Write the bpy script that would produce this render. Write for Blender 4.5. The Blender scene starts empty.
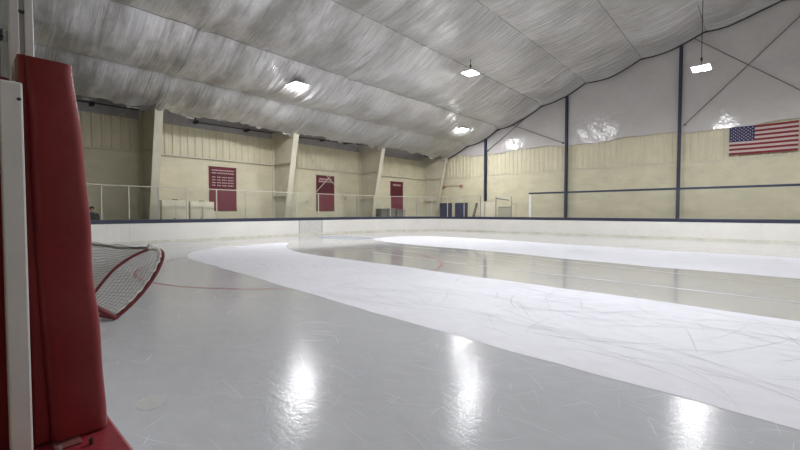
import bpy, bmesh, math, random
import numpy as np
from mathutils import Vector, Matrix

random.seed(7)
rng = np.random.default_rng(11)
scene = bpy.context.scene
COL = scene.collection
PI = math.pi

# ------------------------------------------------------------------ helpers
class MB:
    """collects shapes, links them as one mesh object"""
    def __init__(s):
        s.v = []; s.f = []; s.m = []
    def add(s, vs, fs, mi=0):
        o = len(s.v)
        s.v += [tuple(v) for v in vs]
        s.f += [tuple(i + o for i in f) for f in fs]
        s.m += [mi] * len(fs)
    def box(s, x0, x1, y0, y1, z0, z1, mi=0, M=None):
        vs = [Vector(p) for p in ((x0,y0,z0),(x1,y0,z0),(x1,y1,z0),(x0,y1,z0),(x0,y0,z1),(x1,y0,z1),(x1,y1,z1),(x0,y1,z1))]
        if M is not None: vs = [M @ v for v in vs]
        s.add(vs, [(0,3,2,1),(4,5,6,7),(0,1,5,4),(1,2,6,5),(2,3,7,6),(3,0,4,7)], mi)
    def rbox(s, x0, x1, y0, y1, z0, z1, b=.01, mi=0, M=None):
        """box with chamfered edges"""
        bm = bmesh.new()
        bmesh.ops.create_cube(bm, size=1)
        for v in bm.verts:
            v.co = Vector(((x0+x1)/2 + v.co.x*(x1-x0), (y0+y1)/2 + v.co.y*(y1-y0), (z0+z1)/2 + v.co.z*(z1-z0)))
        bmesh.ops.bevel(bm, geom=bm.edges[:], offset=b, segments=2, affect='EDGES', profile=.5)
        s.from_bm(bm, mi, M)
    def from_bm(s, bm, mi=0, M=None):
        bm.verts.ensure_lookup_table()
        vs = [(M @ v.co) if M is not None else v.co.copy() for v in bm.verts]
        s.add(vs, [[v.index for v in f.verts] for f in bm.faces], mi)
        bm.free()
    def tube(s, pts, r, n=8, mi=0, cap=True, r1=None):
        pts = [Vector(p) for p in pts]
        rings = []
        prev = None
        for i, p in enumerate(pts):
            if i == 0: t = pts[1] - p
            elif i == len(pts)-1: t = p - pts[i-1]
            else: t = (pts[i+1] - p).normalized() + (p - pts[i-1]).normalized()
            t.normalize()
            if prev is None:
                a = Vector((0,0,1)) if abs(t.z) < .9 else Vector((1,0,0))
                u = t.cross(a).normalized()
            else:
                u = (prev - t * prev.dot(t)).normalized()
            prev = u
            w = t.cross(u)
            rr = r if r1 is None else r + (r1-r)*i/(len(pts)-1)
            rings.append([p + (u*math.cos(2*PI*k/n) + w*math.sin(2*PI*k/n))*rr for k in range(n)])
        vs = [v for ring in rings for v in ring]
        fs = []
        for i in range(len(pts)-1):
            for k in range(n):
                fs.append((i*n+k, i*n+(k+1)%n, (i+1)*n+(k+1)%n, (i+1)*n+k))
        if cap:
            fs.append(tuple(range(n))[::-1])
            fs.append(tuple((len(pts)-1)*n+k for k in range(n)))
        s.add(vs, fs, mi)
    def poly(s, pts, mi=0):
        s.add(pts, [tuple(range(len(pts)))], mi)
    def strip(s, A, B, mi=0, close=False):
        """quads between two equal polylines"""
        n = len(A)
        fs = [(i, i+1, n+i+1, n+i) for i in range(n-1)]
        s.add(list(A)+list(B), fs, mi)
    def sweep(s, path, prof, mi=0):
        """path: list of (x,y,nx,ny); prof: closed list of (offset along n, z)"""
        n = len(prof)
        vs = []
        for (x,y,nx,ny) in path:
            for (d,z) in prof: vs.append((x+nx*d, y+ny*d, z))
        fs = []
        for i in range(len(path)-1):
            for k in range(n):
                fs.append((i*n+k, i*n+(k+1)%n, (i+1)*n+(k+1)%n, (i+1)*n+k))
        fs.append(tuple(range(n))[::-1]); fs.append(tuple((len(path)-1)*n+k for k in range(n)))
        s.add(vs, fs, mi)
    def build(s, name, mats, parent=None, smooth=False, recalc=True):
        me = bpy.data.meshes.new(name)
        me.from_pydata(s.v, [], s.f)
        if not isinstance(mats, (list, tuple)): mats = [mats]
        for m in mats: me.materials.append(m)
        me.polygons.foreach_set('material_index', s.m)
        if recalc:
            bm = bmesh.new(); bm.from_mesh(me)
            bmesh.ops.recalc_face_normals(bm, faces=bm.faces[:])
            bm.to_mesh(me); bm.free()
        if smooth:
            me.polygons.foreach_set('use_smooth', [True]*len(me.polygons))
            try: me.set_sharp_from_angle(angle=math.radians(40))
            except Exception: pass
        me.update()
        o = bpy.data.objects.new(name, me)
        COL.objects.link(o)
        if parent is not None:
            o.parent = parent
            o.matrix_parent_inverse = Matrix.Translation(parent.location).inverted() if parent.rotation_euler.z == 0 else (Matrix.Translation(parent.location) @ parent.rotation_euler.to_matrix().to_4x4()).inverted()
        return o

def thing(name, label, cat, loc=(0,0,0), group=None):
    o = bpy.data.objects.new(name, None); COL.objects.link(o)
    o.empty_display_size = .1
    o.location = loc
    o['label'] = label; o['category'] = cat
    if group: o['group'] = group
    return o
def tag(o, label, cat, group=None):
    o['label'] = label; o['category'] = cat
    if group: o['group'] = group
    return o
def struct(o):
    o['kind'] = 'structure'
    return o
def dup(root, label, delta, group=None):
    r = root.copy(); COL.objects.link(r)
    r.location = Vector(root.location) + Vector(delta); r['label'] = label
    if group: r['group'] = group
    for ch in list(root.children):
        c = ch.copy(); COL.objects.link(c); c.parent = r
        for g in list(ch.children):
            d = g.copy(); COL.objects.link(d); d.parent = c
    return r

# ---------------------------------------------------------------- materials
def mat(name, col, rough=.6, metal=0., noise=0., nscale=4., bump=0., bscale=30., spec=.5, stretch=(1,1,1), bstretch=(1,1,1), coat=0.):
    m = bpy.data.materials.new(name); m.use_nodes = True
    nt = m.node_tree; N = nt.nodes; L = nt.links
    b = N['Principled BSDF']
    b.inputs['Base Color'].default_value = (*col, 1)
    b.inputs['Roughness'].default_value = rough
    b.inputs['Metallic'].default_value = metal
    b.inputs['Specular IOR Level'].default_value = spec
    b.inputs['Coat Weight'].default_value = coat
    tc = N.new('ShaderNodeTexCoord')
    if noise > 0:
        mp = N.new('ShaderNodeMapping'); mp.inputs['Scale'].default_value = stretch
        L.new(tc.outputs['Object'], mp.inputs['Vector'])
        n = N.new('ShaderNodeTexNoise'); n.inputs['Scale'].default_value = nscale; n.inputs['Detail'].default_value = 5; n.inputs['Roughness'].default_value = .65
        L.new(mp.outputs['Vector'], n.inputs['Vector'])
        r = N.new('ShaderNodeValToRGB')
        r.color_ramp.elements[0].position = .3; r.color_ramp.elements[1].position = .7
        r.color_ramp.elements[0].color = (*[c*(1-noise) for c in col], 1)
        r.color_ramp.elements[1].color = (*[min(1, c*(1+noise*.6)) for c in col], 1)
        L.new(n.outputs['Fac'], r.inputs['Fac']); L.new(r.outputs['Color'], b.inputs['Base Color'])
    if bump > 0:
        mp2 = N.new('ShaderNodeMapping'); mp2.inputs['Scale'].default_value = bstretch
        L.new(tc.outputs['Object'], mp2.inputs['Vector'])
        n2 = N.new('ShaderNodeTexNoise'); n2.inputs['Scale'].default_value = bscale; n2.inputs['Detail'].default_value = 4
        L.new(mp2.outputs['Vector'], n2.inputs['Vector'])
        bp = N.new('ShaderNodeBump'); bp.inputs['Strength'].default_value = bump; bp.inputs['Distance'].default_value = .05
        L.new(n2.outputs['Fac'], bp.inputs['Height']); L.new(bp.outputs['Normal'], b.inputs['Normal'])
    return m

M_beige  = mat('beige_panel', (.70,.645,.465), .45, noise=.10, nscale=.8, bump=.10, bscale=2.5)
M_beige_l= mat('beige_block', (.70,.65,.47), .5, noise=.12, nscale=.7, bump=.12, bscale=3, stretch=(1,1,2))
M_insul  = mat('grey_insulation', (.42,.395,.39), .6, noise=.15, nscale=2)
M_roof   = mat('roof_deck', (.14,.13,.135), .8)
M_apron  = mat('rubber_floor', (.06,.06,.065), .8, noise=.2, nscale=3)
M_col    = mat('cream_steel', (.66,.62,.49), .45, noise=.10, nscale=1.5)
M_navy   = mat('navy_paint', (.035,.042,.075), .45, noise=.15, nscale=3)
M_navyb  = mat('navy_plastic', (.042,.05,.115), .4, noise=.12, nscale=2)
M_rod    = mat('dark_rod', (.20,.19,.18), .5, .3)
M_rodl   = mat('beige_rod', (.66,.61,.48), .5)
M_galv   = mat('galvanised_steel', (.42,.42,.42), .4, .6, noise=.15, nscale=6)
M_alu    = mat('aluminium', (.78,.78,.80), .35, .35, noise=.08, nscale=8)
M_aluw   = mat('pale_post', (.54,.51,.43), .5)
M_dark   = mat('dark_metal', (.03,.03,.03), .5)
M_pipe   = mat('dark_pipe', (.07,.06,.06), .5)
M_redpad = mat('red_vinyl', (.235,.018,.022), .42, noise=.12, nscale=5, bump=.10, bscale=7, bstretch=(1,1,1.6), spec=.4)
M_redcap = mat('red_plastic', (.30,.03,.045), .38, noise=.10, nscale=14, bump=.06, bscale=25)
M_redpipe= mat('red_paint', (.16,.02,.024), .45, noise=.3, nscale=9)
M_banner = mat('maroon_banner', (.17,.012,.028), .6, noise=.10, nscale=2)
M_bannerd= mat('dark_maroon', (.095,.008,.018), .6)
M_pink   = mat('pale_lettering', (.55,.36,.36), .6)
M_white  = mat('white_plastic', (.80,.80,.79), .4, noise=.05, nscale=6)
M_lace   = mat('white_lacing', (.72,.70,.67), .8, noise=.3, nscale=14, bump=.5, bscale=60)
M_cord   = mat('net_cord', (.34,.32,.29), .9)
M_rope   = mat('dark_rope', (.09,.075,.07), .9, noise=.4, nscale=30)
M_bin    = mat('grey_green_plastic', (.20,.20,.165), .55, noise=.15, nscale=3)
M_cab    = mat('cream_cabinet', (.76,.71,.56), .45, noise=.08, nscale=2)
M_redbox = mat('dull_red', (.42,.23,.17), .5)
M_jacket = mat('dark_jacket', (.022,.022,.032), .8, noise=.3, nscale=12)
M_skin   = mat('skin', (.50,.29,.22), .6)
M_hair   = mat('dark_hair', (.03,.02,.017), .7)
M_fl_red = mat('flag_red', (.22,.018,.03), .75)
M_fl_wht = mat('flag_white', (.60,.49,.47), .75)
M_fl_blu = mat('flag_blue', (.022,.03,.11), .75)
M_paintr = mat('ice_red_line', (.44,.19,.22), .3, noise=.25, nscale=3)
M_paintb = mat('ice_blue_paint', (.42,.48,.57), .2, noise=.2, nscale=1.2)
M_seal   = mat('clear_vinyl_edge', (.45,.46,.46), .3)

# glass
def glass_mat(name, tint=(.985,.99,.985)):
    m = bpy.data.materials.new(name); m.use_nodes = True
    nt = m.node_tree; N = nt.nodes; L = nt.links
    N.remove(N['Principled BSDF'])
    out = N['Material Output']
    tr = N.new('ShaderNodeBsdfTransparent'); tr.inputs['Color'].default_value = (*tint, 1)
    gl = N.new('ShaderNodeBsdfGlossy'); gl.inputs['Roughness'].default_value = .06; gl.inputs['Color'].default_value = (.9,.9,.9,1)
    fr = N.new('ShaderNodeFresnel'); fr.inputs['IOR'].default_value = 1.15
    df = N.new('ShaderNodeBsdfDiffuse'); df.inputs['Color'].default_value = (.6,.6,.58,1)
    mx = N.new('ShaderNodeMixShader'); mx2 = N.new('ShaderNodeMixShader'); mx2.inputs['Fac'].default_value = .025
    L.new(fr.outputs['Fac'], mx.inputs['Fac']); L.new(tr.outputs[0], mx.inputs[1]); L.new(gl.outputs[0], mx.inputs[2])
    L.new(mx.outputs[0], mx2.inputs[1]); L.new(df.outputs[0], mx2.inputs[2])
    L.new(mx2.outputs[0], out.inputs['Surface'])
    return m
M_glass = glass_mat('rink_glass')

# lamp lens
def emit_mat(name, col, s):
    m = bpy.data.materials.new(name); m.use_nodes = True
    b = m.node_tree.nodes['Principled BSDF']
    b.inputs['Base Color'].default_value = (.9,.9,.9,1)
    b.inputs['Emission Color'].default_value = (*col, 1)
    b.inputs['Emission Strength'].default_value = s
    return m
LAMP = 260.0
M_lens = emit_mat('lamp_lens', (.97,.98,1.), LAMP)

# wet ice / dry ice
def ice_mat(name, base, dry, gl=(.12,.19), bmp=(.15,.17), spc=.26):
    m = bpy.data.materials.new(name); m.use_nodes = True
    nt = m.node_tree; N = nt.nodes; L = nt.links
    b = N['Principled BSDF']
    b.inputs['IOR'].default_value = 1.31
    tc = N.new('ShaderNodeTexCoord')
    def noise(scale, detail=4, stretch=(1,1,1), rot=0, rough=.6):
        mp = N.new('ShaderNodeMapping'); mp.inputs['Scale'].default_value = stretch; mp.inputs['Rotation'].default_value = (0,0,rot)
        L.new(tc.outputs['Object'], mp.inputs['Vector'])
        n = N.new('ShaderNodeTexNoise'); n.inputs['Scale'].default_value = scale; n.inputs['Detail'].default_value = detail; n.inputs['Roughness'].default_value = rough
        L.new(mp.outputs['Vector'], n.inputs['Vector'])
        return n
    def ramp(src, p0, p1, c0=0., c1=1.):
        r = N.new('ShaderNodeMapRange'); r.inputs['From Min'].default_value = p0; r.inputs['From Max'].default_value = p1
        r.inputs['To Min'].default_value = c0; r.inputs['To Max'].default_value = c1
        L.new(src, r.inputs['Value']); return r.outputs['Result']
    def mul(a, bb):
        k = N.new('ShaderNodeMath'); k.operation = 'MULTIPLY'; L.new(a, k.inputs[0])
        if isinstance(bb, float): k.inputs[1].default_value = bb
        else: L.new(bb, k.inputs[1])
        return k.outputs[0]
    def mx(a, bb):
        k = N.new('ShaderNodeMath'); k.operation = 'MAXIMUM'; L.new(a, k.inputs[0]); L.new(bb, k.inputs[1]); return k.outputs[0]
    big = noise(.45, 5)
    fine = noise(3.5, 6, (1,1.8,1), .5)
    mot = N.new('ShaderNodeMixRGB'); mot.inputs['Fac'].default_value = .5
    L.new(big.outputs['Fac'], mot.inputs[1]); L.new(fine.outputs['Fac'], mot.inputs[2])
    cr = N.new('ShaderNodeValToRGB')
    lo = .92 if dry else .90; hi = 1.06 if dry else 1.08
    cr.color_ramp.elements[0].position = .3; cr.color_ramp.elements[1].position = .7
    cr.color_ramp.elements[0].color = (*[c*lo for c in base], 1); cr.color_ramp.elements[1].color = (*[min(.95, c*hi) for c in base], 1)
    L.new(mot.outputs[0], cr.inputs['Fac'])
    L.new(cr.outputs['Color'], b.inputs['Base Color'])
    streak = noise(1.3, 6, (1,9,1), .75, .7)
    if dry:
        b.inputs['Roughness'].default_value = .62
        b.inputs['Specular IOR Level'].default_value = .3
    else:
        L.new(ramp(streak.outputs['Fac'], .3, .7, *gl), b.inputs['Roughness'])
        b.inputs['Specular IOR Level'].default_value = spc
    bp = N.new('ShaderNodeBump'); bp.inputs['Strength'].default_value = .3 if dry else bmp[0]; bp.inputs['Distance'].default_value = .01
    L.new(streak.outputs['Fac'], bp.inputs['Height'])
    bp2 = N.new('ShaderNodeBump'); bp2.inputs['Strength'].default_value = .25 if dry else bmp[1]; bp2.inputs['Distance'].default_value = .012
    f2 = noise(9., 3, (1,1,1), .2) if dry else noise(13., 4, (1,1.5,1), .7, .65)
    L.new(f2.outputs['Fac'], bp2.inputs['Height']); L.new(bp.outputs['Normal'], bp2.inputs['Normal'])
    L.new(bp2.outputs['Normal'], b.inputs['Normal'])
    return m
M_ice = ice_mat('wet_ice', (.56,.555,.545), False, (.03,.07), (.05,.03), .45)
M_damp = ice_mat('damp_ice', (.545,.555,.585), False)
M_dry = ice_mat('dry_ice', (.80,.80,.86), True)
M_mark = mat('frost_mark', (.80,.81,.84), .35)
M_markd = mat('grey_skate_mark', (.54,.54,.62), .5)

# dasher board plastic: white with puck scuffs and a grimy foot
def board_mat():
    m = mat('dasher_plastic', (.84,.82,.78), .38, noise=.05, nscale=.8)
    nt = m.node_tree; N = nt.nodes; L = nt.links
    b = N['Principled BSDF']
    src = b.inputs['Base Color'].links[0].from_socket
    tc = N.new('ShaderNodeTexCoord')
    n = N.new('ShaderNodeTexNoise'); n.inputs['Scale'].default_value = 7; n.inputs['Detail'].default_value = 6
    L.new(tc.outputs['Object'], n.inputs['Vector'])
    mr = N.new('ShaderNodeMapRange'); mr.inputs['From Min'].default_value = .64; mr.inputs['From Max'].default_value = .80
    mr.inputs['To Max'].default_value = .35
    L.new(n.outputs['Fac'], mr.inputs['Value'])
    mx = N.new('ShaderNodeMixRGB'); mx.inputs[2].default_value = (.28,.26,.23,1)
    L.new(mr.outputs['Result'], mx.inputs['Fac']); L.new(src, mx.inputs[1]); L.new(mx.outputs[0], b.inputs['Base Color'])
    return m
M_board = board_mat()
M_kick  = mat('kick_plate', (.74,.72,.64), .45, noise=.2, nscale=2)
M_gate  = mat('gate_plastic', (.68,.67,.65), .5, noise=.16, nscale=8)

# liner: wrinkled reinforced foil
def liner_mat():
    m = bpy.data.materials.new('foil_liner'); m.use_nodes = True
    nt = m.node_tree; N = nt.nodes; L = nt.links
    b = N['Principled BSDF']
    b.inputs['Metallic'].default_value = .5
    b.inputs['Roughness'].default_value = .36
    tc = N.new('ShaderNodeTexCoord')
    n = N.new('ShaderNodeTexNoise'); n.inputs['Scale'].default_value = .35; n.inputs['Detail'].default_value = 6; n.inputs['Roughness'].default_value = .6
    L.new(tc.outputs['Object'], n.inputs['Vector'])
    r = N.new('ShaderNodeValToRGB'); r.color_ramp.elements[0].position = .32; r.color_ramp.elements[1].position = .62
    r.color_ramp.elements[0].color = (.60,.585,.58,1); r.color_ramp.elements[1].color = (.84,.83,.84,1)
    L.new(n.outputs['Fac'], r.inputs['Fac'])
    # grime streaks, masked so the near bays' dimness is also put into colour
    mps = N.new('ShaderNodeMapping'); mps.inputs['Scale'].default_value = (.22, .55, .25); mps.inputs['Location'].default_value = (2.3,.7,0)
    L.new(tc.outputs['Object'], mps.inputs['Vector'])
    ns = N.new('ShaderNodeTexNoise'); ns.inputs['Scale'].default_value = 1.2; ns.inputs['Detail'].default_value = 6; ns.inputs['Roughness'].default_value = .65
    L.new(mps.outputs['Vector'], ns.inputs['Vector'])
    ms = N.new('ShaderNodeMapRange'); ms.inputs['From Min'].default_value = .40; ms.inputs['From Max'].default_value = .62; ms.inputs['To Max'].default_value = .75
    L.new(ns.outputs['Fac'], ms.inputs['Value'])
    sp2 = N.new('ShaderNodeSeparateXYZ'); L.new(tc.outputs['Object'], sp2.inputs[0])
    mg = N.new('ShaderNodeMapRange'); mg.inputs['From Min'].default_value = 11; mg.inputs['From Max'].default_value = 19; mg.inputs['To Min'].default_value = 1; mg.inputs['To Max'].default_value = .12
    L.new(sp2.outputs['Y'], mg.inputs['Value'])
    mq = N.new('ShaderNodeMath'); mq.operation = 'MULTIPLY'; L.new(ms.outputs['Result'], mq.inputs[0]); L.new(mg.outputs['Result'], mq.inputs[1])
    mxs = N.new('ShaderNodeMixRGB'); mxs.inputs[2].default_value = (.27,.255,.23,1)
    L.new(mq.outputs[0], mxs.inputs['Fac']); L.new(r.outputs['Color'], mxs.inputs[1]); L.new(mxs.outputs[0], b.inputs['Base Color'])
    last = None
    sep = N.new('ShaderNodeSeparateXYZ'); L.new(tc.outputs['Object'], sep.inputs[0])
    taut = N.new('ShaderNodeMapRange'); taut.inputs['From Min'].default_value = 5; taut.inputs['From Max'].default_value = 17
    taut.inputs['To Min'].default_value = .3; taut.inputs['To Max'].default_value = 1.9
    L.new(sep.outputs['Y'], taut.inputs['Value'])
    for (st, sc_, amt, dist, det) in (((.10,1.6,.1),1.5,.8,.10,2),((.16,3.2,.16),1.7,.65,.05,3),((.30,7.,.3),1.6,.6,.02,3)):
        mp = N.new('ShaderNodeMapping'); mp.inputs['Scale'].default_value = st
        mp.inputs['Rotation'].default_value = (0,0,.12*dist*10)
        L.new(tc.outputs['Object'], mp.inputs['Vector'])
        n2 = N.new('ShaderNodeTexNoise'); n2.inputs['Scale'].default_value = sc_; n2.inputs['Detail'].default_value = det; n2.inputs['Roughness'].default_value = .55
        L.new(mp.outputs['Vector'], n2.inputs['Vector'])
        k1 = N.new('ShaderNodeMath'); k1.operation = 'SUBTRACT'; k1.inputs[1].default_value = .5; L.new(n2.outputs['Fac'], k1.inputs[0])
        k2 = N.new('ShaderNodeMath'); k2.operation = 'ABSOLUTE'; L.new(k1.outputs[0], k2.inputs[0])
        k3 = N.new('ShaderNodeMath'); k3.operation = 'POWER'; k3.inputs[1].default_value = .5; L.new(k2.outputs[0], k3.inputs[0])
        bp = N.new('ShaderNodeBump'); bp.inputs['Strength'].default_value = amt; bp.inputs['Distance'].default_value = dist
        L.new(k3.outputs[0], bp.inputs['Height'])
        mm = N.new('ShaderNodeMath'); mm.operation = 'MULTIPLY'; mm.inputs[1].default_value = amt
        L.new(taut.outputs['Result'], mm.inputs[0]); L.new(mm.outputs[0], bp.inputs['Strength'])
        if last is not None: L.new(last.outputs['Normal'], bp.inputs['Normal'])
        last = bp
    L.new(last.outputs['Normal'], b.inputs['Normal'])
    return m
M_liner = liner_mat()
M_seam  = mat('seam_tape', (.20,.195,.195), .6)
M_torn  = mat('torn_liner_white', (.7,.7,.68), .6)
# wall film: glossy and crinkled
M_film  = mat('white_film', (.62,.59,.58), .15, noise=.07, nscale=.5, bump=.45, bscale=2.6)

# ------------------------------------------------------------------- layout
XL, XR = -27.9, 33.9           # side walls
YN, YF = -6.0, 35.6            # near and far walls
RIDGE = 3.0
PROF = [(-25.35,7.42),(-24.8,7.72),(-22.5,8.62),(-19.0,9.92),(-14.8,11.38),(-11.0,12.5),(-7.0,13.45),(-3.1,14.3),(.8,15.15),(3.0,15.6)]
PX = np.array([p[0] for p in PROF]); PZ = np.array([p[1] for p in PROF])
def roof_z(x):
    x = x if x <= RIDGE else 2*RIDGE - x
    return float(np.interp(x, PX, PZ)) if x > -25.35 else 7.42 + (x+25.35)*.43

# rink outline: inner face of the boards, normal pointing out of the rink
CX, CY, R = -18.05, 23.35, 7.0
CYN, RN = 6.27, 6.0
def rink_path():
    P = []
    YB, YT, XE = .27, 30.35, 31.0
    def line(a, b, nrm, step=1.2):
        n = max(1, int(math.dist(a, b)/step))
        for i in range(n+1):
            t = i/n
            P.append((a[0]+(b[0]-a[0])*t, a[1]+(b[1]-a[1])*t, *nrm))
    def arc(cx, cy, r, a0, a1, n=20):
        for i in range(1, n):
            a = a0 + (a1-a0)*i/n
            P.append((cx+r*math.cos(a), cy+r*math.sin(a), math.cos(a), math.sin(a)))
    line((XE-7, YB), (-19.05, YB), (0,-1))
    arc(-19.05, YB+RN, RN, -PI/2, -PI)
    line((-25.05, YB+RN), (-25.05, CY), (-1,0))
    arc(CX, CY, R, PI, PI/2)
    line((CX, YT), (XE-7, YT), (0,1))
    arc(XE-7, YT-7, 7, PI/2, 0)
    line((XE, YT-7), (XE, YB+7), (1,0))
    arc(XE-7, YB+7, 7, 0, -PI/2)
    P.append(P[0])
    return P
RP = rink_path()

# ------------------------------------------------------------ floor and ice
mb = MB()
mb.poly([(x,y,0) for x,y,_,_ in RP[:-1]])
floor = struct(mb.build('floor', M_ice))
# concrete/rubber walkway around the rink
mb = MB()
out = [(x+nx*.06, y+ny*.06) for x,y,nx,ny in RP]
def outer(x, y, nx, ny):
    # push outwards to the building wall
    ts = []
    if nx < -1e-6: ts.append((XL-x)/nx)
    if nx > 1e-6: ts.append((XR-x)/nx)
    if ny < -1e-6: ts.append((YN-y)/ny)
    if ny > 1e-6: ts.append((YF-y)/ny)
    t = min(ts); return (x+nx*t, y+ny*t)
A = [(x,y,.14) for x,y in out]
B = [(*outer(*p), .14) for p in RP]
mb.strip(A, B)
for cxy, i in (((XL,YF),None),((XR,YF),None),((XL,YN),None),((XR,YN),None)):
    # corner fills
    best = sorted(range(len(B)), key=lambda k: math.dist(B[k][:2], cxy))[:1][0]
mb.poly([(XL,YN,.135),(XR,YN,.135),(XR,.0,.135),(XL,.0,.135)])
mb.poly([(XL,0,.13),(-25.2,0,.13),(-25.2,YF,.13),(XL,YF,.13)])
mb.poly([(-25.2,30.5,.13),(XR,30.5,.13),(XR,YF,.13),(-25.2,YF,.13)])
mb.poly([(31.2,0,.13),(XR,0,.13),(XR,30.5,.13),(31.2,30.5,.13)])
# triangles outside the round corners
def corner_fill(cx, cy, r, a0, a1, k):
    pts = []
    for i in range(13):
        a = a0+(a1-a0)*i/12
        pts.append((cx+(r+.08)*math.cos(a), cy+(r+.08)*math.sin(a), .132))
    for i in range(12): mb.poly([pts[i], pts[i+1], (*k, .132)])
corner_fill(CX, CY, R, PI, PI/2, (-25.2, 30.55))
corner_fill(-19.05, .27+RN, RN, PI, 1.5*PI, (-25.2, 0))
walk = struct(mb.build('floor', M_apron))

def jitter_poly(pts, z, amp=.05, step=.35):
    out = []
    for i in range(len(pts)):
        a = Vector(pts[i]); b = Vector(pts[(i+1) % len(pts)])
        n = max(1, int((b-a).length/step))
        nrm = Vector((-(b-a).y, (b-a).x)).normalized()
        for k in range(n):
            p = a + (b-a)*k/n
            j = amp*(math.sin(p.x*2.1+p.y*1.3)*.5 + math.sin(p.x*5.3+1.7*p.y)*.3 + random.uniform(-.35,.35))
            out.append((*(p + nrm*j), z))
    return out
def smooth_pts(pts, n=2):
    for _ in range(n):
        q = []
        for i in range(len(pts)):
            a = pts[i]; b = pts[(i+1) % len(pts)]
            q += [(a[0]*.75+b[0]*.25, a[1]*.75+b[1]*.25), (a[0]*.25+b[0]*.75, a[1]*.25+b[1]*.75)]
        pts = q
    return pts
def tri_build(pts, name, m, parent):
    bm = bmesh.new()
    vs = [bm.verts.new(p) for p in pts]
    f = bm.faces.new(vs)
    bmesh.ops.triangulate(bm, faces=[f])
    k = MB(); k.from_bm(bm)
    return k.build(name, m, parent)
band_near = [(24,2.9),(10,3.65),(.3,4.36),(-3.2,4.56),(-6.5,4.84),(-10.6,5.24),(-14,5.5),(-16.2,5.75),(-18.4,6.9),(-19.0,8.3),(-19.5,10.4),(-19.75,12.3),(-19.2,12.2),(-17.6,11.0),(-16.4,10.35),(-14.6,9.65),(-12.7,9.42),(-8.7,9.35),(-6.3,9.12),(-3.5,9.05),(-1,8.9),(.5,8.72),(10,8.2),(24,7.4)]
tri_build(jitter_poly(smooth_pts(band_near,1), .003, .03), 'dry_ice_strip', M_dry, floor)
band_far = [(24,13.2),(10,13.9),(.8,14.37),(-3.8,14.45),(-8.2,15.45),(-10.9,15.6),(-13.8,15.75),(-17.1,16.75),(-18.2,17.6),(-18.8,19.4),(-18.5,21.2),(-17.3,22.4),(-15.4,22.4),(-11.9,22.3),(-5.5,20.9),(1.1,20.75),(10,20.1),(24,19)]
tri_build(jitter_poly(smooth_pts(band_far,1), .003, .06), 'dry_ice_strip', M_dry, floor)
def ribbon(pts, w, z, name, m):
    k = MB(); A=[]; B=[]
    for i,p in enumerate(pts):
        a = Vector(pts[max(0,i-1)]); b = Vector(pts[min(len(pts)-1,i+1)])
        t = (b-a).normalized(); n = Vector((-t.y,t.x))
        ww = w*random.uniform(.6,1.3)/2 if name=='dry_ice_ridge' else w/2
        A.append((*(Vector(p)+n*ww), z)); B.append((*(Vector(p)-n*ww), z))
    k.strip(A,B)
    return k.build(name, m, floor)
tri_build([(24,.3,.0008),(24,3.2,.0008),(10,3.8,.0008),(.3,4.6,.0008),(-6.5,5.1,.0008),(-14,5.8,.0008),(-18.2,7.4,.0008),(-21,8.4,.0008),(-24.6,8.6,.0008),(-24.9,6.2,.0008),(-24.2,3.4,.0008),(-22.3,1.6,.0008),(-20,.45,.0008),(-18,.3,.0008)], 'damp_ice', M_damp, floor)
def lin(a,b,n): return [(a[0]+(b[0]-a[0])*i/n, a[1]+(b[1]-a[1])*i/n) for i in range(n+1)]
ribbon(lin((-12.2,11.75),(-7.7,11.13),10)+lin((-7.6,11.12),(24,9.0),60), .075, .004, 'dry_ice_ridge', M_dry)
ribbon(lin((-14.5,14.9),(-6.9,14.35),14)+lin((-6.8,14.33),(-3.7,13.75),8)+lin((-3.6,13.7),(.7,12.8),10)+lin((.8,12.78),(24,11.2),40), .06, .004, 'dry_ice_ridge', M_dry)
ribbon(lin((-13.0,13.25),(-4.0,12.55),20), .03, .004, 'dry_ice_ridge', M_dry)
ribbon([(-11.5+4.72*math.cos(2*PI*i/96), 7.8+4.72*math.sin(2*PI*i/96)) for i in range(97)], .09, .0015, 'face_off_circle', M_paintr)
ribbon([(-21.2,1.2),(-21.2,29.4)], .06, .0015, 'goal_line', M_paintr)
k = MB(); k.poly([(-21.1+1.9*math.cos(a)*1.2+.6, 17.2+1.5*math.sin(a), .0015) for a in np.linspace(0, 2*PI, 30, endpoint=False)])
k.build('goal_crease', M_paintb, floor)
# a frosty scuffed patch near the goal
k = MB(); k.poly([(-4.02+.16*math.cos(a)*(1+.1*math.sin(3*a))-.05*math.sin(a), 1.13+.13*math.sin(a)*(1+.1*math.cos(2*a)), .0028) for a in np.linspace(0,2*PI,24,endpoint=False)])
k.build('frost_patch', mat('frost_patch', (.605,.61,.61), .3, noise=.10, nscale=12), floor)

def marks(spots, name, m, z, wmax):
    k = MB()
    for (x,y,ang,ln,cv,w) in spots:
        n = 9; A=[]; B=[]
        px_, py_, a = x, y, ang
        for i in range(n+1):
            ww = w*max(.08, math.sin(PI*i/n))*random.uniform(.6,1.)/2
            A.append((px_-math.sin(a)*ww, py_+math.cos(a)*ww, z)); B.append((px_+math.sin(a)*ww, py_-math.cos(a)*ww, z))
            px_ += math.cos(a)*ln/n; py_ += math.sin(a)*ln/n; a += cv*ln/n
        k.strip(A,B)
    o = k.build(name, m, floor); o['kind'] = 'stuff'
    return o
sp = []
for i in range(230):
    x = random.uniform(-9,1.5); y = random.uniform(.7,4.3)
    sp.append((x,y,random.gauss(.45,.9),random.uniform(.15,.9),random.uniform(-1.2,1.2),random.uniform(.002,.006)))
for (cx_,cy_,n_) in ((-3.0,2.15,55),(-1.95,3.1,45),(-.45,3.85,40),(-2.9,3.9,20)):
    for i in range(n_):
        sp.append((random.gauss(cx_,.32),random.gauss(cy_,.28),random.uniform(0,PI),random.uniform(.06,.5),random.uniform(-3,3),random.uniform(.002,.005)))
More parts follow.
